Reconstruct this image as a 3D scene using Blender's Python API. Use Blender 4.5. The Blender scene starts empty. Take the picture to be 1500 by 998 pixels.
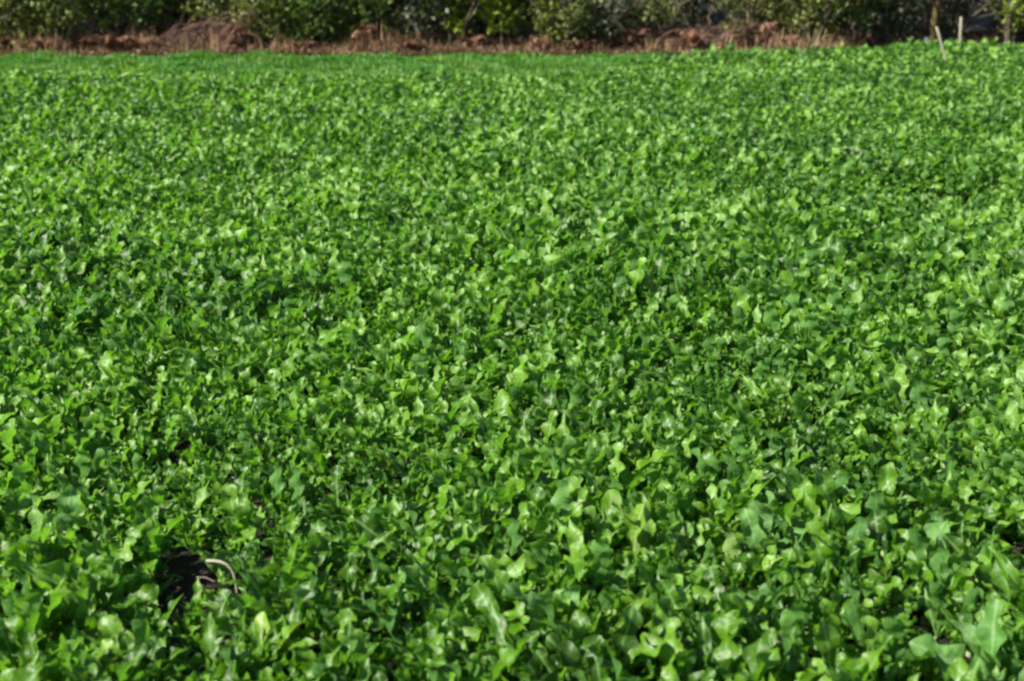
import bpy, math, random
import numpy as np
from mathutils import Vector, Matrix, Euler

S = bpy.context.scene
C = S.collection
rng = np.random.default_rng(11)
random.seed(11)
R = math.radians

# ------------------------------------------------------------------ camera
CAM_H, PITCH, FPX, PW, PH = 1.75, R(16.7), 2060.0, 1500.0, 998.0
cd = bpy.data.cameras.new('camera')
cam = bpy.data.objects.new('camera', cd); C.objects.link(cam)
cam.location = (0, 0, CAM_H)
cam.rotation_euler = (R(90) - PITCH, 0, 0)
cd.sensor_width = 36.0
cd.lens = 36.0 * FPX / PW
cd.clip_start, cd.clip_end = 0.05, 2000
cd.dof.use_dof = True
cd.dof.focus_distance = 5.2
cd.dof.aperture_fstop = 3.3
S.camera = cam

# ------------------------------------------------------------------ sky, sun, exposure
SUN_ELEV, SUN_AZ = R(40), R(-118)          # azimuth measured from +Y towards +X: left and a little behind the camera
w = bpy.data.worlds.new('World'); S.world = w; w.use_nodes = True
wn = w.node_tree
bg = wn.nodes['Background']; bg.inputs['Strength'].default_value = 0.065
sky = wn.nodes.new('ShaderNodeTexSky'); sky.sky_type = 'NISHITA'; sky.sun_disc = False
sky.sun_elevation = SUN_ELEV; sky.sun_rotation = SUN_AZ
wn.links.new(sky.outputs[0], bg.inputs['Color'])
sl = bpy.data.lights.new('sun', 'SUN'); sl.energy = 5.0; sl.angle = R(0.53); sl.color = (1.0, 0.94, 0.84)
sun = bpy.data.objects.new('sun', sl); C.objects.link(sun)
sd = Vector((math.sin(SUN_AZ) * math.cos(SUN_ELEV), math.cos(SUN_AZ) * math.cos(SUN_ELEV), math.sin(SUN_ELEV)))
sun.rotation_euler = sd.to_track_quat('Z', 'Y').to_euler(); sun.location = (0, 0, 30)
S.view_settings.view_transform = 'Standard'; S.view_settings.look = 'None'
S.view_settings.gamma = 1.0; S.view_settings.exposure = 1.2
S.view_settings.use_curve_mapping = False
S.cycles.pixel_filter_type = 'BLACKMAN_HARRIS'
S.cycles.filter_width = 2.5
S.cycles.max_bounces = 4; S.cycles.transmission_bounces = 2; S.cycles.diffuse_bounces = 3; S.cycles.glossy_bounces = 1
S.cycles.use_adaptive_sampling = True; S.cycles.adaptive_threshold = 0.03

# ------------------------------------------------------------------ projection helpers (layout only)
cp, sp = math.cos(PITCH), math.sin(PITCH)
def at(px, py, z=0.0):
    """ground point (at height z) seen at photograph pixel px, py"""
    u = (px - PW / 2) / FPX; v = (PH / 2 - py) / FPX
    d = np.array([u, cp + v * sp, -sp + v * cp])
    k = (z - CAM_H) / d[2]
    return np.array([d[0] * k, d[1] * k, z])
def pix(p):
    x, y, z = p[0], p[1], p[2] - CAM_H
    dep = y * cp - z * sp; up = y * sp + z * cp
    return PW / 2 + FPX * x / dep, PH / 2 - FPX * up / dep, dep

# smooth value noise on numpy arrays
_T = np.random.default_rng(5).random((64, 64))
def noise2(x, y, s):
    x = np.asarray(x, float) / s + 31.7; y = np.asarray(y, float) / s + 17.3
    xi = np.floor(x).astype(int); yi = np.floor(y).astype(int)
    fx = x - xi; fy = y - yi; fx = fx * fx * (3 - 2 * fx); fy = fy * fy * (3 - 2 * fy)
    g = lambda a, b: _T[a % 64, b % 64]
    return (g(xi, yi) * (1 - fx) + g(xi + 1, yi) * fx) * (1 - fy) + (g(xi, yi + 1) * (1 - fx) + g(xi + 1, yi + 1) * fx) * fy

# ------------------------------------------------------------------ mesh helpers
def make_mesh(name, v, f, mats, rnd=None, uv=None, smooth=True):
    """v (N,3), f (M,k) all faces the same size, rnd (M,) per-face random, uv (N,2) per vertex"""
    v = np.ascontiguousarray(v, np.float32); f = np.ascontiguousarray(f, np.int32)
    me = bpy.data.meshes.new(name)
    m, k = f.shape
    me.vertices.add(len(v)); me.vertices.foreach_set('co', v.ravel())
    me.loops.add(m * k); me.loops.foreach_set('vertex_index', f.ravel())
    me.polygons.add(m); me.polygons.foreach_set('loop_start', np.arange(0, m * k, k, dtype=np.int32))
    if smooth: me.polygons.foreach_set('use_smooth', np.ones(m, bool))
    if rnd is not None:
        a = me.attributes.new('rnd', 'FLOAT', 'FACE'); a.data.foreach_set('value', np.ascontiguousarray(rnd, np.float32))
    if uv is not None:
        l = me.uv_layers.new(name='UVMap'); l.data.foreach_set('uv', np.ascontiguousarray(uv[f.ravel()], np.float32).ravel())
    me.update(calc_edges=True)
    for mt in (mats if isinstance(mats, (list, tuple)) else [mats]): me.materials.append(mt)
    return me
def link(name, me, parent=None, loc=None):
    o = bpy.data.objects.new(name, me); C.objects.link(o)
    if parent is not None: o.parent = parent
    if loc is not None: o.location = loc
    return o
def tag(o, label, cat=None, group=None, kind=None):
    o['label'] = label
    if cat: o['category'] = cat
    if group: o['group'] = group
    if kind: o['kind'] = kind
    return o
def tubes(paths, sides=5):
    """paths: list of (points (n,3), radii (n,)); returns verts, quads, index of the path per quad"""
    V, F, I = [], [], []; base = 0
    for pi_, (P, r) in enumerate(paths):
        P = np.asarray(P, float); n = len(P); r = np.asarray(r, float)
        t = np.gradient(P, axis=0); t /= np.linalg.norm(t, axis=1)[:, None] + 1e-9
        ref = np.array([0.31, 0.83, 0.46]); a = np.cross(t, ref); a /= np.linalg.norm(a, axis=1)[:, None] + 1e-9
        b = np.cross(t, a)
        th = np.linspace(0, 2 * np.pi, sides, endpoint=False)
        ring = P[:, None, :] + r[:, None, None] * (np.cos(th)[None, :, None] * a[:, None, :] + np.sin(th)[None, :, None] * b[:, None, :])
        V.append(ring.reshape(-1, 3))
        for i in range(n - 1):
            for j in range(sides):
                k = (j + 1) % sides
                F.append((base + i * sides + j, base + i * sides + k, base + (i + 1) * sides + k, base + (i + 1) * sides + j)); I.append(pi_)
        base += n * sides
    return np.concatenate(V), np.array(F), np.array(I)

# ------------------------------------------------------------------ materials
def nt(m): return m.node_tree.nodes, m.node_tree.links
def ramp(nodes, stops, interp='LINEAR'):
    r = nodes.new('ShaderNodeValToRGB'); cr = r.color_ramp; cr.interpolation = interp
    while len(cr.elements) < len(stops): cr.elements.new(0.5)
    for e, (p, c) in zip(cr.elements, stops): e.position = p; e.color = (*c, 1)
    return r
def leaf_material(name, stops, rough=0.45, trans=0.3, under=(0.16, 0.25, 0.10), rib=None, spec=0.5, patch=0.32, patch_scale=0.9, tint=(0.92, 1.0, 0.22), blotch=0.25):
    m = bpy.data.materials.new(name); m.use_nodes = True; n, l = nt(m)
    b = n['Principled BSDF']; out = n['Material Output']
    at_ = n.new('ShaderNodeAttribute'); at_.attribute_name = 'rnd'
    oi = n.new('ShaderNodeObjectInfo')
    ad = n.new('ShaderNodeMath'); ad.operation = 'ADD'; l.new(at_.outputs['Fac'], ad.inputs[0]); l.new(oi.outputs['Random'], ad.inputs[1])
    fr = n.new('ShaderNodeMath'); fr.operation = 'FRACT'; l.new(ad.outputs[0], fr.inputs[0])
    geo = n.new('ShaderNodeNewGeometry')
    nz = n.new('ShaderNodeTexNoise'); nz.inputs['Scale'].default_value = patch_scale; nz.inputs['Detail'].default_value = 1
    l.new(geo.outputs['Position'], nz.inputs['Vector'])
    # the crop's own vigour varies in patches over the field
    mp = n.new('ShaderNodeMapRange'); mp.inputs[1].default_value = 0.3; mp.inputs[2].default_value = 0.7; mp.inputs[3].default_value = -patch; mp.inputs[4].default_value = patch
    l.new(nz.outputs['Fac'], mp.inputs[0])
    a2 = n.new('ShaderNodeMath'); a2.operation = 'ADD'; a2.use_clamp = True; l.new(fr.outputs[0], a2.inputs[0]); l.new(mp.outputs[0], a2.inputs[1])
    rp = ramp(n, stops); l.new(a2.outputs[0], rp.inputs[0])
    col = rp.outputs['Color']
    # blotches on the blade
    nb = n.new('ShaderNodeTexNoise'); nb.inputs['Scale'].default_value = 60; nb.inputs['Detail'].default_value = 1
    l.new(geo.outputs['Position'], nb.inputs['Vector'])
    mb = n.new('ShaderNodeMapRange'); mb.inputs[1].default_value = 0.3; mb.inputs[2].default_value = 0.7; mb.inputs[3].default_value = 1 - blotch; mb.inputs[4].default_value = 1 + blotch
    l.new(nb.outputs['Fac'], mb.inputs[0])
    mx = n.new('ShaderNodeVectorMath'); mx.operation = 'SCALE'; l.new(col, mx.inputs[0]); l.new(mb.outputs[0], mx.inputs['Scale'])
    col = mx.outputs[0]
    if rib:
        uv = n.new('ShaderNodeUVMap'); sx = n.new('ShaderNodeSeparateXYZ'); l.new(uv.outputs[0], sx.inputs[0])
        ab = n.new('ShaderNodeMath'); ab.operation = 'ABSOLUTE'; l.new(sx.outputs[0], ab.inputs[0])
        mr = n.new('ShaderNodeMapRange'); mr.inputs[1].default_value = 0.006; mr.inputs[2].default_value = 0.022; mr.inputs[3].default_value = 0.85; mr.inputs[4].default_value = 0.0
        l.new(ab.outputs[0], mr.inputs[0])
        mm = n.new('ShaderNodeMix'); mm.data_type = 'RGBA'; l.new(mr.outputs[0], mm.inputs['Factor']); l.new(col, mm.inputs['A']); mm.inputs['B'].default_value = (*rib, 1)
        col = mm.outputs['Result']
    mu = n.new('ShaderNodeMix'); mu.data_type = 'RGBA'; mu.inputs['B'].default_value = (*under, 1)
    sc = n.new('ShaderNodeMath'); sc.operation = 'MULTIPLY'; sc.inputs[1].default_value = 0.6; l.new(geo.outputs['Backfacing'], sc.inputs[0])
    l.new(sc.outputs[0], mu.inputs['Factor']); l.new(col, mu.inputs['A']); col = mu.outputs['Result']
    l.new(col, b.inputs['Base Color']); b.inputs['Roughness'].default_value = rough
    b.inputs['Specular IOR Level'].default_value = spec
    bp = n.new('ShaderNodeBump'); bp.inputs['Strength'].default_value = 0.6; bp.inputs['Distance'].default_value = 0.006
    l.new(nb.outputs['Fac'], bp.inputs['Height']); l.new(bp.outputs[0], b.inputs['Normal'])
    tr = n.new('ShaderNodeBsdfTranslucent')
    tv = n.new('ShaderNodeVectorMath'); tv.operation = 'MULTIPLY'; l.new(col, tv.inputs[0]); tv.inputs[1].default_value = (tint[0] * 1.5, tint[1] * 1.5, tint[2] * 1.5)
    l.new(tv.outputs[0], tr.inputs['Color'])
    ms = n.new('ShaderNodeMixShader'); ms.inputs[0].default_value = trans
    l.new(b.outputs[0], ms.inputs[1]); l.new(tr.outputs[0], ms.inputs[2]); l.new(ms.outputs[0], out.inputs['Surface'])
    return m
def rough_material(name, stops, scale=8.0, rough=0.85, bump=0.4, dist=0.01, detail=6, stretch=None):
    m = bpy.data.materials.new(name); m.use_nodes = True; n, l = nt(m)
    b = n['Principled BSDF']
    geo = n.new('ShaderNodeTexCoord')
    src = geo.outputs['Object']
    if stretch:
        mp = n.new('ShaderNodeMapping'); mp.inputs['Scale'].default_value = stretch; l.new(src, mp.inputs[0]); src = mp.outputs[0]
    nz = n.new('ShaderNodeTexNoise'); nz.inputs['Scale'].default_value = scale; nz.inputs['Detail'].default_value = detail
    l.new(src, nz.inputs['Vector'])
    rp = ramp(n, stops); l.new(nz.outputs['Fac'], rp.inputs[0]); l.new(rp.outputs[0], b.inputs['Base Color'])
    b.inputs['Roughness'].default_value = rough; b.inputs['Specular IOR Level'].default_value = 0.25
    bp = n.new('ShaderNodeBump'); bp.inputs['Strength'].default_value = bump; bp.inputs['Distance'].default_value = dist
    l.new(nz.outputs['Fac'], bp.inputs['Height']); l.new(bp.outputs[0], b.inputs['Normal'])
    return m

M = {}
M['crop'] = leaf_material('crop_leaf', [(0.0, (0.034, 0.100, 0.005)), (0.3, (0.064, 0.168, 0.006)), (0.6, (0.102, 0.235, 0.009)), (0.85, (0.135, 0.282, 0.018)), (1.0, (0.165, 0.32, 0.055))],
                          rough=0.46, trans=0.46, under=(0.10, 0.24, 0.07), rib=(0.16, 0.32, 0.08), spec=0.5, patch=0.42, patch_scale=0.75)
M['crop_pale'] = leaf_material('pale_crop_leaf', [(0.0, (0.065, 0.18, 0.03)), (0.5, (0.095, 0.235, 0.045)), (1.0, (0.135, 0.28, 0.07))],
                          rough=0.6, trans=0.35, under=(0.14, 0.26, 0.10), rib=(0.20, 0.34, 0.13), spec=0.35)
M['crop_yellow'] = leaf_material('yellowing_crop_leaf', [(0.0, (0.08, 0.20, 0.016)), (0.5, (0.12, 0.26, 0.020)), (1.0, (0.17, 0.30, 0.035))],
                          rough=0.45, trans=0.34, under=(0.18, 0.27, 0.10), rib=(0.30, 0.38, 0.15), spec=0.45)
M['stalk'] = rough_material('pale_stalk', [(0.3, (0.16, 0.24, 0.09)), (0.7, (0.28, 0.36, 0.16))], 30, 0.6, 0.2, 0.002)
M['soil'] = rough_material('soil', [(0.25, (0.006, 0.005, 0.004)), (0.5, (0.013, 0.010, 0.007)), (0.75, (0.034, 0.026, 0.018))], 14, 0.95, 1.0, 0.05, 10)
M['straw'] = rough_material('dry_straw', [(0.3, (0.26, 0.24, 0.16)), (0.7, (0.40, 0.38, 0.27))], 40, 0.7, 0.2, 0.001)
M['bark'] = rough_material('bark', [(0.25, (0.045, 0.034, 0.026)), (0.6, (0.11, 0.088, 0.068)), (0.8, (0.20, 0.17, 0.13))], 25, 0.9, 0.7, 0.01, 8, (1, 1, 0.25))
M['lichen_bark'] = rough_material('lichen_bark', [(0.25, (0.05, 0.035, 0.016)), (0.5, (0.11, 0.08, 0.030)), (0.75, (0.24, 0.20, 0.10))], 14, 0.9, 0.6, 0.01, 8, (1, 1, 0.3))
M['stake'] = rough_material('weathered_wood', [(0.25, (0.17, 0.16, 0.115)), (0.5, (0.27, 0.26, 0.19)), (0.75, (0.36, 0.35, 0.27))], 30, 0.8, 0.5, 0.004, 6, (1, 1, 0.12))
M['stone'] = rough_material('grey_stone', [(0.3, (0.06, 0.065, 0.072)), (0.6, (0.11, 0.118, 0.13)), (0.8, (0.18, 0.185, 0.19))], 9, 0.85, 0.6, 0.02)
M['log'] = rough_material('bleached_log', [(0.3, (0.34, 0.33, 0.32)), (0.7, (0.55, 0.54, 0.52))], 20, 0.8, 0.4, 0.005, 6, (0.2, 1, 1))
M['grass'] = leaf_material('grass_blade', [(0.0, (0.065, 0.200, 0.012)), (0.6, (0.092, 0.265, 0.016)), (0.95, (0.14, 0.31, 0.025)), (1.0, (0.22, 0.28, 0.05))], rough=0.5, trans=0.25, under=(0.05, 0.14, 0.04), spec=0.35, blotch=0.1)
M['dead_grass'] = leaf_material('dead_grass_blade', [(0.0, (0.085, 0.045, 0.028)), (0.5, (0.17, 0.098, 0.062)), (1.0, (0.36, 0.25, 0.16))], rough=0.7, trans=0.2, under=(0.28, 0.19, 0.1), spec=0.2, tint=(0.9, 0.7, 0.5), patch=0.4, patch_scale=1.6)
M['litter'] = leaf_material('dead_leaf', [(0.0, (0.026, 0.017, 0.011)), (0.4, (0.062, 0.039, 0.024)), (0.75, (0.12, 0.080, 0.048)), (1.0, (0.33, 0.25, 0.16))], rough=0.75, trans=0.15, under=(0.22, 0.12, 0.07), spec=0.2, tint=(0.9, 0.55, 0.3), patch=0.2)
M['debris'] = leaf_material('plant_debris', [(0.0, (0.03, 0.022, 0.014)), (0.6, (0.07, 0.055, 0.032)), (1.0, (0.20, 0.17, 0.10))], rough=0.8, trans=0.1, under=(0.07, 0.055, 0.035), spec=0.2, tint=(0.9, 0.8, 0.5), patch=0.2)
M['bracken'] = leaf_material('dead_bracken_frond', [(0.0, (0.055, 0.026, 0.017)), (0.5, (0.13, 0.062, 0.040)), (1.0, (0.29, 0.19, 0.12))], rough=0.8, trans=0.2, under=(0.24, 0.13, 0.09), spec=0.15, tint=(0.9, 0.6, 0.4), patch=0.2)
M['pink_brush'] = rough_material('reddish_twig', [(0.3, (0.04, 0.022, 0.018)), (0.5, (0.125, 0.070, 0.055)), (0.7, (0.29, 0.19, 0.145))], 5, 0.8, 0.4, 0.004)
def hedge_leaf(name, a, b, c, **k):
    return leaf_material(name, [(0.0, a), (0.5, b), (1.0, c)], rough=0.5, trans=0.28, under=tuple(x * 1.2 for x in b), spec=0.4, patch=0.25, patch_scale=2.5, **k)
M['olive'] = hedge_leaf('olive_leaf', (0.045, 0.068, 0.015), (0.115, 0.150, 0.032), (0.23, 0.25, 0.08))
M['green'] = hedge_leaf('green_leaf', (0.030, 0.066, 0.014), (0.080, 0.140, 0.028), (0.16, 0.22, 0.055))
M['lime'] = hedge_leaf('yellow_green_leaf', (0.08, 0.13, 0.014), (0.17, 0.24, 0.026), (0.27, 0.32, 0.05))
M['grey'] = hedge_leaf('grey_green_leaf', (0.035, 0.045, 0.026), (0.075, 0.09, 0.052), (0.16, 0.17, 0.115))
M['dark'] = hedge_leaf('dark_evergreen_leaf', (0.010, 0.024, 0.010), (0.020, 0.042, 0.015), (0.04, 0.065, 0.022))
M['russet'] = hedge_leaf('russet_leaf', (0.04, 0.022, 0.015), (0.095, 0.054, 0.038), (0.22, 0.15, 0.10), tint=(0.9, 0.6, 0.35))

# ------------------------------------------------------------------ ground
def grid_sheet(name, x0, x1, y0, y1, nx, ny, zf, mat):
    xs = np.linspace(x0, x1, nx + 1); ys = np.linspace(y0, y1, ny + 1)
    X, Y = np.meshgrid(xs, ys); Z = zf(X, Y)
    v = np.stack([X, Y, Z], -1).reshape(-1, 3)
    i = np.arange(ny)[:, None] * (nx + 1) + np.arange(nx)[None, :]
    f = np.stack([i, i + 1, i + nx + 2, i + nx + 1], -1).reshape(-1, 4)
    return make_mesh(name, v, f, mat)
def gz(x, y): return (noise2(x, y, 0.35) - 0.5) * 0.03 + (noise2(x, y, 0.11) - 0.5) * 0.02
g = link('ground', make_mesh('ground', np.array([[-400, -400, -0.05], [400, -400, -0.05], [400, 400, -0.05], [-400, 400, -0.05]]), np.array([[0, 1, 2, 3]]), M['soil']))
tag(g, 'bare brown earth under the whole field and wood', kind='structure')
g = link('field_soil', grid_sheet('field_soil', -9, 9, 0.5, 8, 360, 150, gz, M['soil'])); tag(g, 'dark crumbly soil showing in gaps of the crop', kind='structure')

# ------------------------------------------------------------------ crop leaves
def profile(kind, t, r):
    w_ = np.full_like(t, 0.014)
    if kind == 'lobed':
        a = np.clip((t - 0.2) / 0.48, 0, 1); ph = (t - 0.2) / 0.48 * np.pi * 2 * (2 if r[2] < 0.5 else 3)
        side = (0.045 + 0.10 * a) + (0.025 + 0.065 * a) * -np.cos(ph)
        c = np.clip((t - 0.60) / 0.40, 0, 1); term = (0.21 + 0.06 * r[1]) * np.sqrt(np.clip(1 - (2 * c - 1) ** 2, 0, 1)) * (1 + 0.10 * np.sin(c * 15 + r[3] * 6))
        w_ = np.where(t < 0.19, 0.014, np.maximum(side * (t < 0.7), term))
    elif kind == 'round':
        c = np.clip((t - 0.34) / 0.66, 0, 1)
        w_ = np.where(t > 0.34, (0.23 + 0.06 * r[0]) * np.sqrt(np.clip(1 - (2 * c - 1) ** 2, 0, 1)) * (1 + 0.10 * np.sin(c * 17 + r[1] * 6)), w_)
        w_ = np.maximum(w_, 0.014)
    else:
        c = np.clip((t - 0.15) / 0.85, 0, 1)
        w_ = np.where(t > 0.15, (0.15 + 0.05 * r[0]) * np.sin(np.pi * c ** 1.15) * (1 + 0.22 * np.sin(c * 20 + r[1] * 6)), w_)
        w_ = np.maximum(w_, 0.012)
    w_ = w_ * np.where(t > 0.19, 0.47, 0.8); w_[-1] = 0.012
    return w_
def leaf_template(kind, p0, p1, rows, seed):
    r = np.random.default_rng(seed).random(8)
    t = np.concatenate([[0.0], 0.2 + 0.8 * (1 - (1 - np.linspace(0, 1, rows)) ** 1.45)]) if rows > 6 else np.concatenate([[0.0], np.linspace(0.3, 1.0, rows)])
    w_ = profile(kind, t, r) if rows > 6 else np.interp(t, np.linspace(0, 1, 60), profile(kind, np.linspace(0, 1, 60), r))
    if rows <= 6: w_[1:-1] = np.maximum(w_[1:-1] * np.where(np.arange(rows - 1) % 2, 1.0, 0.75), 0.06); w_[-1] = 0.05
    tt = np.linspace(0, 1, 101); ang = np.radians(p0 + (p1 - p0) * tt ** 1.1)
    cx = np.concatenate([[0], np.cumsum(np.cos(ang[:-1])) * 0.01]); cz = np.concatenate([[0], np.cumsum(np.sin(ang[:-1])) * 0.01])
    x = np.interp(t, tt, cx); z = np.interp(t, tt, cz); an = np.interp(t, tt, ang)
    nx, nz_ = -np.sin(an), np.cos(an)
    bend = (r[3] - 0.5) * 0.25 * t ** 2
    fold = 0.15 + 0.55 * r[4]; V, U = [], []
    rip = 0.09 + 0.06 * r[5]
    for i in range(len(t)):
        for s in (-1, 0, 1):
            lift = 0.0 if s == 0 else fold * w_[i] + rip * math.sin(t[i] * (16 + 8 * r[6]) + s * 1.7 + r[7] * 6) * (w_[i] / 0.2)
            ww = w_[i] * (1 + (0.10 * math.sin(t[i] * 23 + s * 2 + r[7] * 9) if t[i] > 0.3 else 0))
            V.append((x[i] + nx[i] * lift, bend[i] + s * ww, z[i] + nz_[i] * lift)); U.append((s * ww, t[i]))
    n = len(t); F = []
    for i in range(n - 1):
        a = i * 3
        F += [(a, a + 1, a + 4, a + 3), (a + 1, a + 2, a + 5, a + 4)]
    # wind so that the upper side is the front
    F = [tuple(reversed(q)) for q in F]
    return np.array(V), np.array(F), np.array(U)
# (kind, start pitch, end pitch): outer leaves lie flatter, inner ones stand
SPEC = [('lobed', 80, 30), ('narrow', 74, 40), ('lobed', 86, 45), ('round', 86, 30), ('lobed', 76, -15), ('round', 88, 55),
        ('narrow', 90, 60), ('lobed', 96, 68), ('narrow', 96, 72), ('narrow', 82, 5)]
OUTER, MID, INNER = [0, 1, 4, 9, 3], [0, 2, 3, 5, 9, 1], [7, 8, 6, 5, 2]
NEAR = [leaf_template(k, a, b, 16, 40 + i) for i, (k, a, b) in enumerate(SPEC)]

# gaps in the crop: photograph pixel of the bare floor, half width and half depth in metres
GAPS = [(289, 850, 0.12, 0.25), (32, 925, 0.075, 0.14), (18, 845, 0.06, 0.12), (400, 822, 0.05, 0.06), (550, 442, 0.07, 0.08),
        (772, 490, 0.05, 0.07), (1488, 812, 0.07, 0.14), (1410, 850, 0.05, 0.08), (918, 935, 0.05, 0.07), (1445, 272, 0.12, 0.12),
        (1350, 950, 0.05, 0.07), (1385, 292, 0.26, 0.30), (1490, 187, 0.25, 0.3)]
GP = [(*at(px, py, 0.03)[:2], a, b) for px, py, a, b in GAPS]
def in_gap(x, y):
    d = np.full(np.shape(x), 9.0)
    for gx, gy, a, b in GP: d = np.minimum(d, ((x - gx) / a) ** 2 + ((y - gy) / b) ** 2)
    return d
# far edge of the crop: on the left it stops at a strip of grass, on the right it runs up to the wood
E1 = at(860, 94, 0.15); E0 = at(0, 86, 0.15); E2 = at(1000, 66, 0.14); E3 = at(1500, 60, 0.14)
def far_edge(x):
    return np.interp(x, [-30, E0[0], E1[0], E2[0], E3[0], 30], [E0[1] + 0.4, E0[1], E1[1], E2[1], E3[1], E3[1] + 0.6]) + (noise2(x, 0 * x, 0.5) - 0.5) * 1.0

ys = []; y = 1.2
while y < 21.4: ys.append(y); y += 0.082
pts = []
for j, y in enumerate(ys):
    half = 0.375 * y + 1.0; SPJ = 0.090
    xs = np.arange(-half, half, SPJ) + (j % 2) * SPJ / 2
    q = np.stack([xs, np.full_like(xs, y)], 1); pts.append(q + rng.normal(0, SPJ * 0.32, q.shape))
pts = np.concatenate(pts)
gapd = in_gap(pts[:, 0], pts[:, 1]); seedling = (gapd <= 1.0) & (gapd > 0.25) & (rng.random(len(pts)) < 0.45)
keep = (pts[:, 1] < far_edge(pts[:, 0])) & ((gapd > 1.0) | seedling)
pts = pts[keep]; seedling = seedling[keep]
px_, py_, dep_ = pix(np.stack([pts[:, 0], pts[:, 1], np.full(len(pts), 0.14)], 0))
rim = np.clip(in_gap(pts[:, 0], pts[:, 1]), 0, 3)
size = 0.80 + 0.42 * noise2(pts[:, 0], pts[:, 1], 0.42) + 0.32 * (noise2(pts[:, 0], pts[:, 1], 1.1) - 0.5) + rng.normal(0, 0.09, len(pts))
near_side = np.zeros(len(pts), bool)
for gx_, gy_, a_, b_ in GP: near_side |= (np.abs(pts[:, 0] - gx_) < a_ * 1.2) & (pts[:, 1] < gy_) & (pts[:, 1] > gy_ - b_ - 0.28)
size *= np.where(near_side, 0.60, 1.0)
gx_, gy_, a_, b_ = GP[0]; size *= np.where((np.abs(pts[:, 0] - gx_) < 0.2) & (pts[:, 1] > gy_) & (pts[:, 1] < gy_ + b_ + 0.25), 1.12, 1.0)
gx_, gy_ = at(1385, 300)[:2]; size *= np.where(((pts[:, 0] - gx_) / 0.5) ** 2 + ((pts[:, 1] - gy_) / 0.4) ** 2 < 1, 0.7, 1.0)
size = np.clip(size, 0.50, 1.45) * np.interp(pts[:, 1], [2.5, 6, 16], [0.53, 0.66, 0.70])
far_fade = np.clip((far_edge(pts[:, 0]) - pts[:, 1]) / 1.6, 0.35, 1); size *= far_fade
size = np.where(seedling, 0.16 + 0.10 * rng.random(len(pts)), size)
inview = ~seedling & (px_ > -25) & (px_ < PW + 25) & (py_ < PH + 45)
order = np.argsort(np.where(inview, dep_, 1e9)); singles = set(order[:300].tolist())

def plant_leaves(s, rs):
    """list of (template, length, azimuth, tilt, roll) of one plant"""
    n = int(rs.integers(10, 13)); a0 = rs.random() * 6.283; L = []
    for k in range(n):
        q = k / (n - 1)
        grp = OUTER if q < 0.4 else MID if q < 0.75 else INNER
        L.append((int(rs.choice(grp)), s * (0.335 - 0.125 * abs(q - 0.6) * 2) * rs.uniform(0.66, 1.2), a0 + k * 2.39996 + rs.normal(0, 0.25), rs.normal(0, 0.2), rs.normal(0, 0.5)))
    return L
def leaf_matrix(x, y, z, L, az, tilt, roll):
    return Matrix.Translation((x, y, z)) @ Euler((0, 0, az)).to_matrix().to_4x4() @ Euler((roll, tilt, 0)).to_matrix().to_4x4() @ Matrix.Scale(L, 4)

# the mass of the field
NV = 24
single_data = []; pt_rows = []
for i in range(len(pts)):
    x, y = pts[i]; z = float(gz(x, y)) - 0.005 if y < 8 else -0.02
    if i in singles:
        single_data.append((i, x, y, z, plant_leaves(size[i], np.random.default_rng(9000 + i)))); continue
    q = np.random.default_rng(500000 + i)
    pt_rows.append((x, y, z, size[i], q.random() * 6.283, q.normal(0, 0.12), q.normal(0, 0.12), q.integers(0, NV)))
PR = np.array(pt_rows)
VV, FF, RR, UU, VI = [], [], [], [], []; base = 0
for lod, T in ((0, NEAR),):
    for vn in range(NV):
        rs = np.random.default_rng(7000 + vn)
        for (k, ln, az, ti, ro) in plant_leaves(1.0, rs):
            tv, tf, tu = T[k]; m = np.array(leaf_matrix(0, 0, 0, ln, az, ti, ro))
            VV.append(tv @ m[:3, :3].T + m[:3, 3]); FF.append(tf + base); UU.append(tu); VI.append(np.full(len(tv), vn + lod * NV)); RR.append(np.full(len(tf), rs.random())); base += len(tv)
npv = base; VV.append(PR[:, :3]); VI.append(np.full(len(PR), -1)); UU.append(np.zeros((len(PR), 2)))
fm = make_mesh('crop_field', np.concatenate(VV), np.concatenate(FF), M['crop'], np.concatenate(RR), np.concatenate(UU))
def vattr(nm, typ, arr):
    at__ = fm.attributes.new(nm, typ, 'POINT'); at__.data.foreach_set('vector' if typ == 'FLOAT_VECTOR' else 'value', np.ascontiguousarray(arr).ravel())
vattr('variant', 'INT', np.concatenate(VI).astype(np.int32))
full = lambda c_: np.concatenate([np.zeros(npv), PR[:, c_]]).astype(np.float32)
vattr('pick', 'INT', full(7).astype(np.int32)); vattr('plant_size', 'FLOAT', full(3))
vattr('plant_turn', 'FLOAT_VECTOR', np.stack([full(5), full(6), full(4)], 1).astype(np.float32))
o = link('crop_field', fm); tag(o, 'dense mass of leafy green crop stretching back towards the hedge', 'crop', kind='stuff')
ng = bpy.data.node_groups.new('crop_field', 'GeometryNodeTree'); N_, K_ = ng.nodes, ng.links
ng.interface.new_socket('Geometry', in_out='INPUT', socket_type='NodeSocketGeometry'); ng.interface.new_socket('Geometry', in_out='OUTPUT', socket_type='NodeSocketGeometry')
gi = N_.new('NodeGroupInput'); go = N_.new('NodeGroupOutput')
def named(nm, typ):
    n_ = N_.new('GeometryNodeInputNamedAttribute'); n_.data_type = typ; n_.inputs['Name'].default_value = nm
    return next(q for q in n_.outputs if q.enabled and q.name == 'Attribute')
cmp_ = N_.new('FunctionNodeCompare'); cmp_.data_type = 'INT'; cmp_.operation = 'LESS_THAN'
ci = [q for q in cmp_.inputs if q.enabled]; va = named('variant', 'INT'); K_.new(va, ci[0]); ci[1].default_value = 0
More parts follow.
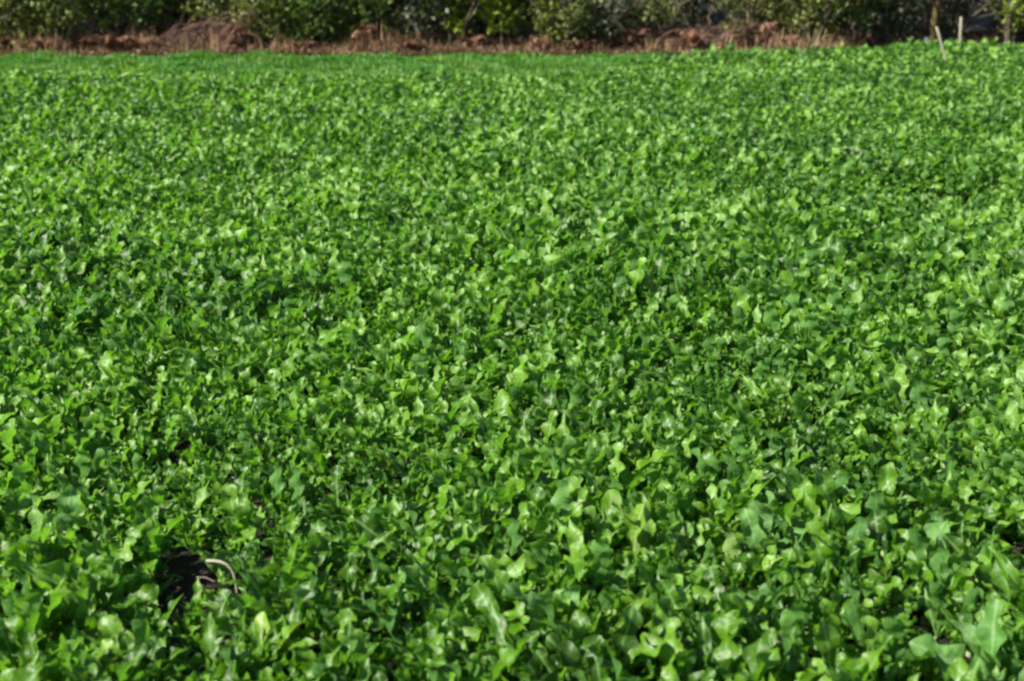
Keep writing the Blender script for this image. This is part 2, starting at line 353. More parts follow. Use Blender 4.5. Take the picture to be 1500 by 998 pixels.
sg = N_.new('GeometryNodeSeparateGeometry'); sg.domain = 'POINT'; K_.new(gi.outputs[0], sg.inputs['Geometry']); K_.new(cmp_.outputs[0], sg.inputs['Selection'])
sp_n = N_.new('GeometryNodeSplitToInstances'); sp_n.domain = 'POINT'; K_.new(sg.outputs[1], sp_n.inputs[0]); K_.new(va, sp_n.inputs['Group ID'])
io = N_.new('GeometryNodeInstanceOnPoints'); K_.new(sg.outputs[0], io.inputs['Points']); K_.new(sp_n.outputs['Instances'], io.inputs['Instance'])
io.inputs['Pick Instance'].default_value = True; K_.new(named('pick', 'INT'), io.inputs['Instance Index'])
er = N_.new('FunctionNodeEulerToRotation'); K_.new(named('plant_turn', 'FLOAT_VECTOR'), er.inputs[0]); K_.new(er.outputs[0], io.inputs['Rotation'])
K_.new(named('plant_size', 'FLOAT'), io.inputs['Scale']); K_.new(io.outputs[0], go.inputs[0])
md = o.modifiers.new('plants', 'NODES'); md.node_group = ng

# the plants one can tell apart in front: each a thing, each leaf a part
LEAF = {}
def leaf_mesh(k, mat):
    if (k, mat) not in LEAF:
        tv, tf, tu = NEAR[k]; LEAF[(k, mat)] = make_mesh('leaf', tv, tf, M[mat], None, tu)
    return LEAF[(k, mat)]
STALK = None
def stalk_mesh():
    global STALK
    if STALK is None:
        v, f, _ = tubes([(np.array([[0, 0, -0.02], [0.002, 0, 0.012], [0, 0.002, 0.035]]), np.array([0.009, 0.008, 0.005]))], 6)
        STALK = make_mesh('stem', v, f, M['stalk'])
    return STALK
# look of particular plants: pixel, label, size factor, leaf material
SPECIAL = [
    (1445, 970, 'large pale bluish green broad-leaved plant in the bottom right corner of the field', 1.45, 'crop_pale', 'round'),
    (14, 750, 'plant with tall upright pale leaf at the left edge above the dark gaps', 1.35, 'crop_pale', 'round'),
    (355, 740, 'pale broad-leaved plant standing just behind the dark bare gap', 1.2, 'crop_pale', 'round'),
    (940, 755, 'yellow-green plant with an upright lobed leaf in the middle of the front rows', 1.2, 'crop_yellow', 'lobed'),
    (1055, 800, 'plant with rounded yellow-green leaves right of the yellow-green lobed one', 1.1, 'crop_yellow', 'round'),
    (1280, 815, 'bright yellowish plant left of the dark gap at the right edge', 1.1, 'crop_yellow', 'round'),
    (1375, 800, 'pale green lobed-leaf plant beside the dark gap at the right edge', 1.1, 'crop_pale', 'lobed'),
    (215, 850, 'plant with pale leaves on the left rim of the dark bare gap', 1.0, 'crop_pale', 'lobed'),
    (375, 880, 'plant with pale leaves on the right rim of the dark bare gap', 1.0, 'crop', 'lobed'),
    (290, 975, 'low plant on the near rim of the dark bare gap', 0.8, 'crop', 'narrow'),
    (455, 830, 'pale rounded-leaf plant to the right of the dark bare gap', 1.1, 'crop_pale', 'round'),
    (670, 850, 'plant with a curled broad leaf left of centre at the front', 1.15, 'crop_pale', 'lobed'),
    (790, 900, 'plant with pale grey-green leaves near the bottom middle', 1.1, 'crop_pale', 'narrow'),
    (420, 945, 'yellow-green plant at the bottom right of the dark bare gap', 1.0, 'crop_yellow', 'lobed'),
    (1095, 610, 'large pale flat-leaved plant right of centre, farthest of the pale plants', 1.2, 'crop_pale', 'round'),
    (110, 985, 'round-leaved yellowish plant at the bottom left beside the bare soil', 1.0, 'crop_yellow', 'round'),
]
chosen = {}
for sp_ in SPECIAL:
    best = min((d for d in single_data if d[0] not in chosen), key=lambda d: (px_[d[0]] - sp_[0]) ** 2 + (py_[d[0]] - sp_[1]) ** 2)
    chosen[best[0]] = sp_
for (i, x, y, z, L) in single_data:
    e = bpy.data.objects.new('crop_plant', None); C.objects.link(e); e.location = (x, y, z); e.empty_display_size = 0.05
    s = chosen.get(i); mat = 'crop'; f = 1.0
    if s:
        tag(e, s[2], 'plant', 'crop plants in the front rows'); f = s[3]; mat = s[4]
    else:
        tag(e, 'lobed-leaf green crop plant in the close-packed front rows of the field', 'plant', 'crop plants in the front rows')
    st = link('stem', stalk_mesh(), e); st.rotation_euler = (0, 0, x * 37)
    for q, (k, ln, az, ti, ro) in enumerate(L):
        if s and s[5] == 'round' and q % 2: k = 5 if q > 4 else 3
        lf = link('leaf', leaf_mesh(k, mat), e)
        lf.matrix_local = leaf_matrix(0, 0, 0.012 + 0.002 * q, ln * f, az, ti, ro)

# ------------------------------------------------------------------ dead stalks and litter in the bare gap
def stalk_thing(name, label, cat, P, r, mat, sides=6):
    P = np.array(P); o_ = P[0].copy()
    v, f, _ = tubes([(P - o_, np.array(r))], sides)
    o = link(name, make_mesh(name, v, f, M[mat]), None, tuple(o_)); tag(o, label, cat); return o
a = at(347, 868, 0.03); b = at(302, 822, 0.12)
tt = np.linspace(0, 1, 8)
P = [a * (1 - t) + b * t + np.array([0.022, 0, 0.03]) * math.sin(math.pi * t) for t in tt]
stalk_thing('dead_stalk', 'pale dead stalk arching over the dark bare gap at lower left', 'stalk', P, np.linspace(0.0026, 0.0048, 8), 'straw')
a = at(288, 846, 0.03); b = at(314, 852, 0.03)
stalk_thing('dead_twig', 'short thin twig lying inside the dark bare gap below the arching stalk', 'twig', [a, (a + b) / 2 + [0, 0, 0.006], b], [0.0025, 0.003, 0.002], 'bark')
def dead_leaf(px, py, z, label, s, rz, mat='litter'):
    tv, tf, tu = NEAR[4]; p = at(px, py, z)
    v = tv * s * np.array([1, 1, 0.35]); v = v - v.mean(0)
    o = link('fallen_leaf', make_mesh('fallen_leaf', v, tf, M[mat], None, tu), None, tuple(p)); o.rotation_euler = (0.45, -0.1, rz); tag(o, label, 'leaf'); return o
dv, df, dr = [], [], []; rr_ = np.random.default_rng(99); nn = 0
for gx_, gy_, a_, b_ in GP:
    for k in range(70):
        c = np.array([gx_ + rr_.normal(0, a_ * 0.7), gy_ + rr_.normal(0, b_ * 0.7), 0]); c[2] = float(gz(c[0], c[1])) + rr_.uniform(0.0, 0.012)
        az = rr_.random() * 6.283; ln = rr_.uniform(0.006, 0.028); wd = rr_.uniform(0.002, 0.007)
        u = np.array([math.cos(az), math.sin(az), rr_.normal(0, 0.25)]) * ln; v_ = np.array([-math.sin(az), math.cos(az), rr_.normal(0, 0.3)]) * wd
        dv += [c - u, c + v_ + [0, 0, 0.003], c + u, c - v_ + [0, 0, 0.003]]; df.append((nn, nn + 1, nn + 2, nn + 3)); dr.append(rr_.random()); nn += 4
pdb = link('plant_debris', make_mesh('plant_debris', np.array(dv), np.array(df), M['debris'], np.array(dr), smooth=False)); tag(pdb, 'bits of dead leaf and straw on the soil in the gaps of the crop', 'plant debris', kind='stuff')
dead_leaf(322, 938, 0.05, 'tan and white fallen leaf at the near end of the dark bare gap', 0.075, 0.4, 'dead_grass')
dead_leaf(305, 915, 0.02, 'small brown dead leaf on the soil of the dark bare gap', 0.06, 2.0)
dead_leaf(262, 890, 0.02, 'olive-brown withered leaf on the left of the bare gap floor', 0.06, 1.2)

# ------------------------------------------------------------------ grass strip beyond the crop (left and centre)
WOFF = 0.75        # the wood edge stands this much farther than the first layout
def blades(n, xr, yf, h, wd, seed, zf=None, lean=0.35, clump=None):
    r = np.random.default_rng(seed)
    x = r.uniform(*xr, n); q = r.random(n); y0, y1 = yf(x); y = y0 + (y1 - y0) * q
    ok = y1 > y0; x, y = x[ok], y[ok]; n = len(x)
    hh = h * r.uniform(0.5, 1.2, n) * (0.30 + 1.3 * noise2(x, y, 0.35) ** 2); az = r.random(n) * 6.283; ln = np.abs(r.normal(0, lean, n))
    d = np.stack([np.cos(az), np.sin(az), np.zeros(n)], 1); s = np.stack([-np.sin(az), np.cos(az), np.zeros(n)], 1) * (wd * r.uniform(0.6, 1.3, n))[:, None]
    b0 = np.stack([x, y, np.full(n, -0.03)], 1)
    m_ = b0 + d * (hh * ln * 0.35)[:, None] + np.stack([0 * hh, 0 * hh, hh * 0.6], 1)
    t_ = b0 + d * (hh * ln)[:, None] + np.stack([0 * hh, 0 * hh, hh * (1 - 0.25 * ln)], 1)
    V = np.stack([b0 - s, b0 + s, m_ + s * 0.8, m_ - s * 0.8, t_ + s * 0.15, t_ - s * 0.15], 1).reshape(-1, 3)
    i = np.arange(n)[:, None] * 6
    F = np.concatenate([i + np.array([[0, 1, 2, 3]]), i + np.array([[3, 2, 4, 5]])], 1).reshape(-1, 4)
    return V, F, np.repeat(r.random(n), 2)
gl = link('grass_verge', grid_sheet('grass_verge', -30, 30, 14.5, 19.4, 40, 6, lambda X, Y: -0.03 + 0 * X, rough_material('turf', [(0.3, (0.03, 0.06, 0.02)), (0.7, (0.05, 0.09, 0.03))], 5)))
tag(gl, 'low turf between the crop and the wood', kind='structure')
v, f, r_ = blades(95000, (-9.5, 9.5), lambda x: (np.minimum(far_edge(x), 19.3) - 0.6, np.interp(x, [-30, 1, 4, 30], [19.25, 19.25, 20.2, 20.2])), 0.085, 0.010, 71, lean=1.0)
gr = link('verge_grass', make_mesh('verge_grass', v, f, M['grass'], r_)); tag(gr, 'smooth strip of short grass between the crop and the dead leaves', 'grass', kind='stuff')

# ------------------------------------------------------------------ dead leaves along the wood
fl = link('wood_floor', grid_sheet('wood_floor', -30, 30, 19.35, 60, 60, 40, lambda X, Y: -0.02 + 0.04 * noise2(X, Y, 0.7), rough_material('leaf_mould', [(0.3, (0.035, 0.02, 0.013)), (0.6, (0.09, 0.05, 0.03)), (0.8, (0.16, 0.09, 0.05))], 12)))
tag(fl, 'dark leaf mould on the floor of the wood', kind='structure')
def scatter(n, xr, yr, zmax, s, seed, dens=None):
    r = np.random.default_rng(seed)
    x = r.uniform(*xr, n); y = yr[0] + (yr[1] - yr[0]) * r.random(n) ** 1.6
    if xr[1] > 5:
        ok = (x < 2.8) | (y > 20.2); x, y = x[ok], y[ok]; n = len(x)
    bank = noise2(x, y, 0.45) ** 2
    z = r.random(n) ** 1.5 * zmax * (0.25 + 1.3 * bank) + 0.01
    a = r.random(n) * 6.283; t = r.normal(0, 0.6, n); ss = s * r.uniform(0.5, 1.4, n)
    ux = np.stack([np.cos(a) * np.cos(t), np.sin(a) * np.cos(t), np.sin(t)], 1) * ss[:, None]
    t2 = r.normal(0, 0.6, n)
    uy = np.stack([-np.sin(a) * np.cos(t2), np.cos(a) * np.cos(t2), np.sin(t2)], 1) * ss[:, None] * 0.32
    c = np.stack([x, y, z], 1); curl = np.stack([0 * x, 0 * x, 0.3 * ss], 1)
    V = np.stack([c - ux, c - uy + curl * 0.4, c + ux, c + uy + curl * 0.4], 1).reshape(-1, 3)
    return V, np.arange(4 * n).reshape(-1, 4), r.random(n)
v, f, r_ = scatter(38000, (-9.5, 9.5), (19.15, 24), 0.07, 0.030, 81)
lt = link('leaf_litter', make_mesh('leaf_litter', v, f, M['litter'], r_, smooth=False)); tag(lt, 'drift of reddish brown dead leaves along the foot of the hedge', 'leaf litter', kind='stuff')
v, f, r_ = blades(9000, (-9.5, 4.8), lambda x: (19.2 + 0 * x, 20.7 + 0 * x), 0.30, 0.006, 82, lean=0.95)
dg = link('dead_grass', make_mesh('dead_grass', v, f, M['dead_grass'], r_)); tag(dg, 'tan dead grass fringing the dead leaves under the hedge', 'grass', kind='stuff')

# ------------------------------------------------------------------ shrubs and trees of the wood edge
def leaf_cards(c, nrm_up, s, r):
    """folded leaf-shaped faces (2 triangles + 2) around centres c"""
    n = len(c)
    a = r.random(n) * 6.283; t = r.normal(-0.25, 0.5, n); ro = r.normal(0, 0.6, n); ss = s * r.uniform(0.6, 1.35, n)
    ux = np.stack([np.cos(a) * np.cos(t), np.sin(a) * np.cos(t), np.sin(t)], 1)
    uy = np.stack([-np.sin(a), np.cos(a), 0 * a], 1); uz = np.cross(ux, uy)
    uy = uy * np.cos(ro)[:, None] + uz * np.sin(ro)[:, None]; uz = np.cross(ux, uy)
    S_ = ss[:, None]
    b = c - ux * S_ * 0.5; tip = c + ux * S_ * 0.5 - uz * S_ * 0.08; m1 = c + ux * S_ * 0.02
    l_ = m1 + uy * S_ * 0.3 + uz * S_ * 0.09; r__ = m1 - uy * S_ * 0.3 + uz * S_ * 0.09
    V = np.stack([b, r__, tip, l_], 1).reshape(-1, 3)
    i = np.arange(n)[:, None] * 4
    F = np.concatenate([i + np.array([[0, 1, 2]]), i + np.array([[0, 2, 3]])], 1).reshape(-1, 3)
    return V, F, np.repeat(r.random(n), 2)
def woody(name, label, cat, x, y, h, rad, mat, leaf, n, seed, group=None, low=0.05, stems=5, trunk=None, bark='bark', clump=0.16, crown_name='foliage'):
    r = np.random.default_rng(seed)
    e = bpy.data.objects.new(name, None); C.objects.link(e); e.location = (x, y, -0.02); e.empty_display_size = 0.3
    tag(e, label, cat, group)
    paths, tips = [], []
    def grow(p, d, ln, r0, lev):
        k = 6; P = [p]; dd = d / np.linalg.norm(d)
        for j in range(k):
            dd = dd + r.normal(0, 0.12, 3) + np.array([0, 0, 0.03]); dd /= np.linalg.norm(dd); P.append(P[-1] + dd * ln / k)
        P = np.array(P); paths.append((P, np.linspace(r0, r0 * 0.4, k + 1)))
        if lev == 0: tips.extend(P[2:]); return
        for j in range(4 if lev > 1 else 5):
            q = r.integers(2, k + 1); az = r.random() * 6.283
            grow(P[q], dd * 0.5 + np.array([math.cos(az), math.sin(az), r.uniform(-0.1, 0.5)]) * 0.9, ln * r.uniform(0.4, 0.65), r0 * 0.45, lev - 1)
        tips.extend(P[4:])
    if trunk:
        P = np.array([[0, 0, -0.1], [0.03 * r.normal(), 0.03 * r.normal(), h * 0.15], [0.1 * r.normal(), 0.1 * r.normal(), h * 0.4], [0.18 * r.normal(), 0.18 * r.normal(), h * 0.85]])
        tp = [(P, np.array([trunk * 1.25, trunk, trunk * 0.75, trunk * 0.25]))]
        v, f, _ = tubes(tp, 10); link('trunk', make_mesh('trunk', v, f, M[bark]), e)
        for j in range(10):
            q = r.uniform(0.25, 1.0); zz = h * (0.12 + 0.7 * q); az = r.random() * 6.283
            p = np.array([np.interp(zz, P[:, 2], P[:, 0]), np.interp(zz, P[:, 2], P[:, 1]), zz])
            grow(p, np.array([math.cos(az), math.sin(az), 0.35]), rad * r.uniform(0.7, 1.0), trunk * 0.35, 1)
    else:
        for j in range(stems):
            az = r.random() * 6.283
            d = np.array([math.cos(az) * rad * 0.8, math.sin(az) * rad * 0.8, h * 0.75]) * r.uniform(0.6, 1.0)
            grow(np.array([math.cos(az) * 0.06, math.sin(az) * 0.06, -0.03]), d, np.linalg.norm(d), 0.014 + 0.006 * h, 1)
    v, f, _ = tubes(paths, 5); link('branches' if trunk else 'stems', make_mesh('stems', v, f, M[bark]), e)
    # foliage: clumps on the branch ends and over the crown's outer shell
    k = max(8, n // 40)
    u = r.normal(0, 1, (k * 2, 3)); u /= np.linalg.norm(u, axis=1)[:, None]
    rr = r.uniform(0.45, 1.0, k * 2) ** 0.6
    lo = h * low; cz = (lo + h) / 2
    cl = u * rr[:, None] * np.array([rad, rad, (h - lo) / 2]) + np.array([0, 0, cz])
    cl[:, :2] *= (0.72 + 0.5 * r.random((k * 2, 1)))
    cl = cl[cl[:, 2] > 0.02]
    tp_ = np.array(tips); tp_ = tp_[tp_[:, 2] > lo]
    cent = np.concatenate([cl, tp_[r.integers(0, len(tp_), k)]]) if len(tp_) else cl
    c = cent[r.integers(0, len(cent), n)] + r.normal(0, clump, (n, 3)) * np.array([1, 1, 0.75])
    c = c[c[:, 2] > 0.03]
    v, f, rn = leaf_cards(c, None, leaf, r)
    link(crown_name, make_mesh(crown_name, v, f, M[mat], rn), e)
    return e
def gx(px, y): return (px - PW / 2) / FPX * (y * cp + (CAM_H - 0.3) * sp)
# px, y, height, radius, material, leaf size, number of leaves, low, label
SHRUBS = [
    (30, 19.5, 1.5, 0.40, 'olive', 0.065, 1900, 0.08, 'olive-leaved shrub at the far left end of the hedge'),
    (85, 19.4, 1.9, 0.42, 'olive', 0.060, 2300, 0.05, 'bushy olive-green shrub second from the left in the hedge'),
    (150, 19.9, 2.2, 0.45, 'lime', 0.085, 1500, 0.14, 'shrub with bright yellow-green hanging leaves left of the brush pile'),
    (262, 20.2, 2.2, 0.5, 'green', 0.085, 1600, 0.2, 'shrub with fresh green leaves rising behind the reddish brush pile'),
    (388, 19.5, 1.6, 0.42, 'olive', 0.055, 2400, 0.03, 'olive shrub right beside the reddish brush pile'),
    (462, 19.6, 1.3, 0.42, 'green', 0.060, 2200, 0.05, 'brighter green shrub right of the olive shrub by the brush pile'),
    (548, 19.6, 1.7, 0.42, 'green', 0.070, 2000, 0.10, 'mid-green leafy shrub left of the middle of the hedge'),
    (612, 19.5, 1.4, 0.36, 'grey', 0.070, 1500, 0.10, 'pale grey-green shrub near the middle of the hedge'),
    (668, 19.6, 2.0, 0.40, 'lime', 0.080, 1800, 0.12, 'yellow-green large-leaved shrub at the middle of the hedge'),
    (735, 19.6, 1.8, 0.42, 'lime', 0.085, 1700, 0.14, 'yellow-green shrub with big leaves left of the dark opening'),
    (828, 19.45, 1.0, 0.42, 'olive', 0.055, 1500, 0.03, 'low olive bush in front of the dark opening'),
    (888, 19.7, 1.1, 0.36, 'grey', 0.055, 1400, 0.05, 'greyish thin shrub right of the low olive bush'),
    (205, 19.9, 1.5, 0.45, 'green', 0.06, 1200, 0.3, 'dull green shrub hanging over the left end of the reddish brush pile'),
    (330, 19.8, 1.7, 0.42, 'olive', 0.06, 1500, 0.25, 'olive shrub hanging over the middle of the reddish brush pile'),
    (505, 19.7, 1.5, 0.40, 'green', 0.06, 1600, 0.05, 'green shrub between the brighter green shrub and the mid-green leafy one'),
    (780, 19.9, 1.6, 0.40, 'grey', 0.06, 1200, 0.1, 'dull grey-green shrub at the left of the dark opening'),
    (960, 19.9, 1.6, 0.45, 'olive', 0.06, 1100, 0.25, 'thin olive shrub above the left end of the pinkish dead brush'),
    (1140, 19.9, 1.6, 0.42, 'olive', 0.06, 1300, 0.2, 'olive shrub above the right end of the pinkish dead brush'),
    (1085, 19.7, 1.5, 0.34, 'olive', 0.050, 700, 0.1, 'sparse olive shrub rising among the pinkish dead brush'),
    (1195, 19.6, 1.7, 0.45, 'olive', 0.060, 2200, 0.05, 'full olive-green shrub right of the pinkish dead brush'),
    (1245, 19.9, 1.8, 0.42, 'green', 0.060, 1800, 0.08, 'dull green shrub right of the full olive-green one'),
    (1310, 20.1, 1.5, 0.46, 'grey', 0.060, 1700, 0.05, 'grey-green shrub left of the leaning stake'),
    (1392, 20.4, 1.4, 0.28, 'grey', 0.055, 1400, 0.05, 'dusky grey-green shrub behind the two stakes'),
    (1485, 20.0, 2.2, 0.50, 'lime', 0.070, 2300, 0.22, 'yellowish olive shrub overhanging the top right corner'),
    (-80, 19.6, 1.8, 0.5, 'olive', 0.065, 1500, 0.05, 'olive shrub beyond the left edge'),
    (1590, 19.8, 1.8, 0.5, 'green', 0.065, 1500, 0.05, 'green shrub beyond the right edge'),
]
for i, (px, y, h, rad, mat, ls, n, low, lab) in enumerate(SHRUBS):
    y += WOFF * 0.45
    woody('hedge_shrub', lab, 'shrub', gx(px, y), y, h, rad, mat, ls * 1.2, int(n * 1.15), 300 + i, 'shrubs along the wood edge', low * 0.6, clump=0.07)
# dim undergrowth one row deeper
for i, px in enumerate(range(-140, 1660, 78)):
    if abs(px - 1433) < 45: continue
    y = 21.3 + (i % 3) * 0.35 + random.uniform(-0.15, 0.15)
    near = min(SHRUBS[:24], key=lambda q: abs(q[0] - px))
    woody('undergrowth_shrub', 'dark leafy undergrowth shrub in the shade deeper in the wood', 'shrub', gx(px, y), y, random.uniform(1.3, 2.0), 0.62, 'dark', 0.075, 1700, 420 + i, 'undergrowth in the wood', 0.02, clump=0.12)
# dark trees behind them, whose crowns shade the floor of the wood
TREES = []
for i in range(16):
    TREES.append((-17.5 + i * 1.95 + random.uniform(-0.35, 0.35), 22.6 + (i % 2) * 1.7 + random.uniform(-0.3, 0.3)))
for i in range(10):
    TREES.append((-17 + i * 3.4, 28 + random.uniform(-0.8, 0.8)))
for i, (x, y) in enumerate(TREES):
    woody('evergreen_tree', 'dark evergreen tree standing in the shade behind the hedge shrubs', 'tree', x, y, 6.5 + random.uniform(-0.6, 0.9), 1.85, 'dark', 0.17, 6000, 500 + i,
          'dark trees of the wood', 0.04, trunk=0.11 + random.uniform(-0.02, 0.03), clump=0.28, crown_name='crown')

# slim lichen-covered young tree behind the stakes
woody('young_tree', 'slim young tree with yellowish lichen trunk just behind the leaning stake', 'tree', gx(1366, 20.2), 20.2, 4.2, 0.9, 'green', 0.07, 2200, 640, None, 0.4, trunk=0.042, bark='lichen_bark', crown_name='crown')
woody('bare_sapling', 'thin pale bare-stemmed sapling among the pinkish dead brush', 'tree', gx(1093, 20.0), 20.0, 3.0, 0.6, 'olive', 0.05, 700, 641, None, 0.5, trunk=0.028, bark='lichen_bark', crown_name='crown')
woody('grey_sapling', 'grey upright trunk at the right end of the pinkish dead brush', 'tree', gx(1157, 20.2), 20.2, 3.8, 0.8, 'olive', 0.05, 1200, 642, None, 0.5, trunk=0.06, crown_name='crown')

# ------------------------------------------------------------------ dead bracken clumps and brush piles
def bracken(px, y, h, spread, nf, seed, label, mat='bracken'):
    r = np.random.default_rng(seed)
    e = bpy.data.objects.new('dead_bracken', None); C.objects.link(e); e.location = (gx(px, y), y, 0.0); e.empty_display_size = 0.2
    tag(e, label, 'dead fern', 'dead brown ferns along the hedge')
    for k in range(nf):
        az = r.random() * 6.283; L = h * r.uniform(0.8, 1.5); out = spread * r.uniform(0.5, 1.1)
        t = np.linspace(0, 1, 9)
        X = out * t ** 1.3; Z = h * r.uniform(0.6, 1.1) * np.sin(t * np.pi * r.uniform(0.5, 0.85)) + 0.01
        P = np.stack([X * math.cos(az), X * math.sin(az), Z], 1)
        v, f, _ = tubes([(P, np.linspace(0.006, 0.002, 9))], 4); V, F, N = [v], [f], len(v)
        for j in range(2, 9):
            for q in range(3):
                for s in (-1, 1):
                    c = P[j] + (P[j] - P[j - 1]) * (-q / 3.0)
                    sd_ = np.array([-math.sin(az) * s, math.cos(az) * s, r.normal(-0.3, 0.25)]); fw = (P[j] - P[j - 1]) / (np.linalg.norm(P[j] - P[j - 1]) + 1e-6)
                    ln = 0.11 * (1.05 - t[j]) * r.uniform(0.7, 1.3) + 0.015
                    q0 = c - fw * 0.010; q1 = c + fw * 0.014; q2 = c + sd_ * ln + fw * ln * 0.4; q3 = c + sd_ * ln * 0.9 + fw * ln * 0.2
                    V.append(np.array([q0, q1, q2, q3])); F.append(np.array([[N, N + 1, N + 2, N + 3]])); N += 4
        link('frond', make_mesh('frond', np.concatenate(V), np.concatenate(F), M[mat], np.full(sum(len(a) for a in F), r.random())), e)
    return e
BR = [(12, 18.9, 0.16, 0.25, 'low rusty dead fern at the far left foot of the hedge'), (60, 18.8, 0.15, 0.28, 'rusty dead fern below the second olive shrub'),
      (118, 18.9, 0.2, 0.28, 'dead fern under the bright yellow-green leaves'), (165, 18.7, 0.24, 0.30, 'reddish heaped dead fern left of the brush pile'),
      (205, 18.8, 0.18, 0.28, 'flat reddish dead fern at the left foot of the brush pile'), (350, 18.8, 0.34, 0.22, 'upright tan dead fern at the right foot of the brush pile'),
      (440, 18.8, 0.16, 0.25, 'low brown dead fern below the brighter green shrub'), (535, 18.9, 0.34, 0.25, 'tall brown dead fern before the mid-green leafy shrub'),
      (600, 18.7, 0.16, 0.25, 'low orange dead fern near the middle of the hedge'), (690, 18.9, 0.22, 0.25, 'purplish brown dead fern under the large-leaved shrub'),
      (790, 18.8, 0.2, 0.25, 'tan dead fern left of the low olive bush'), (850, 18.7, 0.16, 0.22, 'brown dead fern at the right foot of the low olive bush'),
      (925, 19.0, 0.3, 0.28, 'pinkish dead fern at the left end of the pinkish brush'), (1010, 18.9, 0.26, 0.30, 'pinkish dead fern before the pinkish brush'),
      (1120, 19.1, 0.36, 0.28, 'brown dead fern between the sapling and the grey trunk'), (1155, 19.0, 0.2, 0.22, 'low brown dead fern at the foot of the grey trunk')]
for i, (px, y, h, s, lab) in enumerate(BR): bracken(px, y + WOFF, h, s, 11, 700 + i, lab)
def brush(label, px0, px1, y, h0, h1, n, seed, arch):
    r = np.random.default_rng(seed)
    x0, x1 = gx(px0, y), gx(px1, y); xc = (x0 + x1) / 2
    e = bpy.data.objects.new('brush_pile', None); C.objects.link(e); e.location = (xc, y, 0); e.empty_display_size = 0.3
    tag(e, label, 'brush pile')
    for k in range(n):
        a = r.uniform(0, 0.75); b_ = min(1.05, a + r.uniform(0.25, 0.7)); t = np.linspace(0, 1, 9)
        X = (x0 + (x1 - x0) * (a + (b_ - a) * t)) - xc
        top = (h0 + (h1 - h0) * (a + (b_ - a) * t)) * r.uniform(0.25, 1.05)
        Z = top * (1 - arch + arch * np.sin(np.clip(t * 1.1, 0, 1) * np.pi * 0.7)) * np.clip(0.15 + t * 1.6, 0, 1) + 0.02
        Y = r.normal(0, 0.16) + np.cumsum(r.normal(0, 0.022, 9)); X = X + np.cumsum(r.normal(0, 0.012, 9)); Z = np.maximum(Z + np.cumsum(r.normal(0, 0.012, 9)), 0.015)
        P = np.stack([X, Y, Z], 1); ps = [(P, np.linspace(r.uniform(0.006, 0.013), 0.003, 9))]
        for q in range(4):
            j = int(r.integers(2, 8)); d = np.array([r.uniform(-0.1, 0.28), r.normal(0, 0.12), r.normal(0.02, 0.12)])
            ps.append((np.array([P[j], P[j] + d * 0.5 + [0, 0, 0.01], P[j] + d]), np.array([0.004, 0.003, 0.0015])))
        v, f, _ = tubes(ps, 5); link('branch', make_mesh('branch', v, f, M['pink_brush']), e)
    c = np.stack([r.uniform(x0, x1, 420) - xc, r.normal(0, 0.2, 420), 0 * r.random(420)], 1)
    fr = (c[:, 0] + xc - x0) / (x1 - x0); c[:, 2] = r.random(420) ** 1.4 * (h0 + (h1 - h0) * fr) * 0.85 + 0.02
    v, f, rn = leaf_cards(c, None, 0.042, r); link('dead_leaves', make_mesh('dead_leaves', v, f, M['russet'], rn), e)
brush('heap of reddish brown arching dead branches left of the olive shrub', 205, 375, 19.75, 0.28, 0.52, 44, 801, 0.5)
brush('low tangle of pinkish dead brushwood right of the greyish shrub', 905, 1130, 20.0, 0.34, 0.36, 46, 802, 0.6)

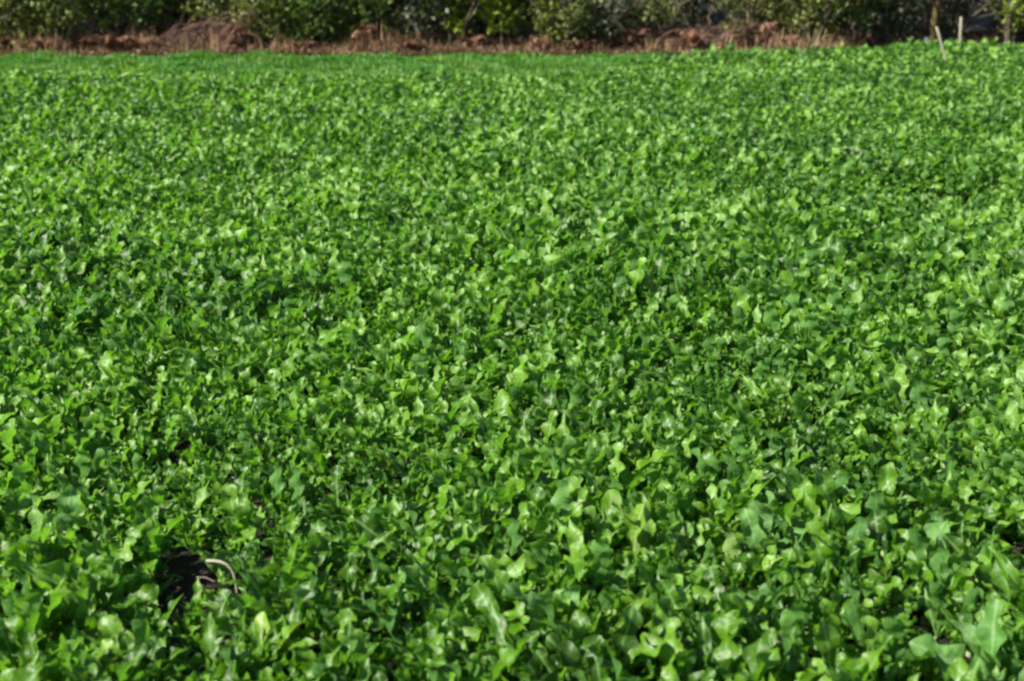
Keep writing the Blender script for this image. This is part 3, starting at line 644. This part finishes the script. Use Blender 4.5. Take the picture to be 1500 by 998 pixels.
# ------------------------------------------------------------------ stakes, stone, log
def stake(px0, py0, px1, py1, label, wdt, seed):
    """pixels of the top and of the point where the crop hides it"""
    r = np.random.default_rng(seed)
    foot = at(px1, py1, 0.14); y = foot[1]
    u = (px0 - PW / 2) / FPX; v = (PH / 2 - py0) / FPX; d = np.array([u, cp + v * sp, -sp + v * cp]); top = np.array([0, 0, CAM_H]) + d * (y / d[1])
    ax = (top - foot); L = np.linalg.norm(ax); ax /= L; base_ = foot - ax * (0.14 / ax[2] + 0.08); H = np.linalg.norm(top - base_)
    # square, slightly tapered post with chamfered, split top
    rings = []; hs = [0, 0.25, 0.5, 0.75, 0.97, 1.0]
    V, F = [], []
    for h in hs:
        k = wdt / 2 * (1.0 - 0.10 * h) * (0.72 if h == 1.0 else 1)
        ch = k * 0.25
        for (a, b_) in [(-k + ch, -k), (k - ch, -k), (k, -k + ch), (k, k - ch), (k - ch, k), (-k + ch, k), (-k, k - ch), (-k, -k + ch)]:
            V.append((a + r.normal(0, 0.0012), b_ * 0.75 + r.normal(0, 0.0012), h * H + (r.normal(0, 0.004) if h == 1 else 0)))
    for i in range(len(hs) - 1):
        for j in range(8): F.append((i * 8 + j, i * 8 + (j + 1) % 8, (i + 1) * 8 + (j + 1) % 8, (i + 1) * 8 + j))
    n0 = (len(hs) - 1) * 8
    F += [(n0, n0 + 1, n0 + 2, n0 + 3), (n0, n0 + 3, n0 + 4, n0 + 7), (n0 + 4, n0 + 5, n0 + 6, n0 + 7)]
    o = link('wooden_stake', make_mesh('wooden_stake', np.array(V), np.array(F), M['stake'], smooth=False))
    o.matrix_world = Matrix.Translation(tuple(base_)) @ Vector(tuple(ax)).to_track_quat('Z', 'Y').to_matrix().to_4x4()
    tag(o, label, 'stake', 'stakes in the crop')
stake(1372, 40, 1386, 90, 'pale wooden stake leaning left in the crop at the upper right', 0.036, 1)
stake(1408, 25, 1405, 78, 'upright pale wooden stake in the crop, right of the leaning one', 0.038, 2)
def rock(px, y, z, sx, sy, sz, label, seed):
    r = np.random.default_rng(seed); n, m_ = 10, 14; V, F = [], []
    for i in range(n + 1):
        th = math.pi * i / n
        for j in range(m_):
            ph = 2 * math.pi * j / m_
            d = np.array([math.sin(th) * math.cos(ph), math.sin(th) * math.sin(ph), math.cos(th)])
            k = 1 + 0.22 * math.sin(3.1 * d[0] + seed) * math.cos(2.7 * d[1] + 1) + 0.12 * math.sin(5 * d[2] + 4 * d[0])
            d = np.sign(d) * np.abs(d) ** 0.8
            V.append(d * k * [sx, sy, sz])
    for i in range(n):
        for j in range(m_): F.append((i * m_ + j, (i + 1) * m_ + j, (i + 1) * m_ + (j + 1) % m_, i * m_ + (j + 1) % m_))
    o = link('field_stone', make_mesh('field_stone', np.array(V), np.array(F), M['stone']), None, (gx(px, y), y, z)); tag(o, label, 'stone')
rock(1361, 19.5, 0.11, 0.06, 0.07, 0.09, 'blue-grey field stone beside the foot of the leaning stake', 3)
yy = at(1433, 45, 0.05)[1]; x0, x1 = gx(1418, yy), gx(1450, yy)
t = np.linspace(0, 1, 8); P = np.stack([x0 + (x1 - x0) * t, yy + 0.10 * t, 0.075 + 0.012 * np.sin(t * 5)], 1)
lv, lf_, _ = tubes([(P - P[0], np.array([0.045, 0.055, 0.052, 0.050, 0.052, 0.050, 0.044, 0.03])), (np.array([P[4], P[4] + [0.06, -0.05, 0.07], P[4] + [0.13, -0.08, 0.10]]) - P[0], np.array([0.014, 0.010, 0.006]))], 8)
lo = link('bleached_log', make_mesh('bleached_log', lv, lf_, M['log']), None, tuple(P[0])); tag(lo, 'short pale bleached log on the wood floor behind the upright stake', 'log')
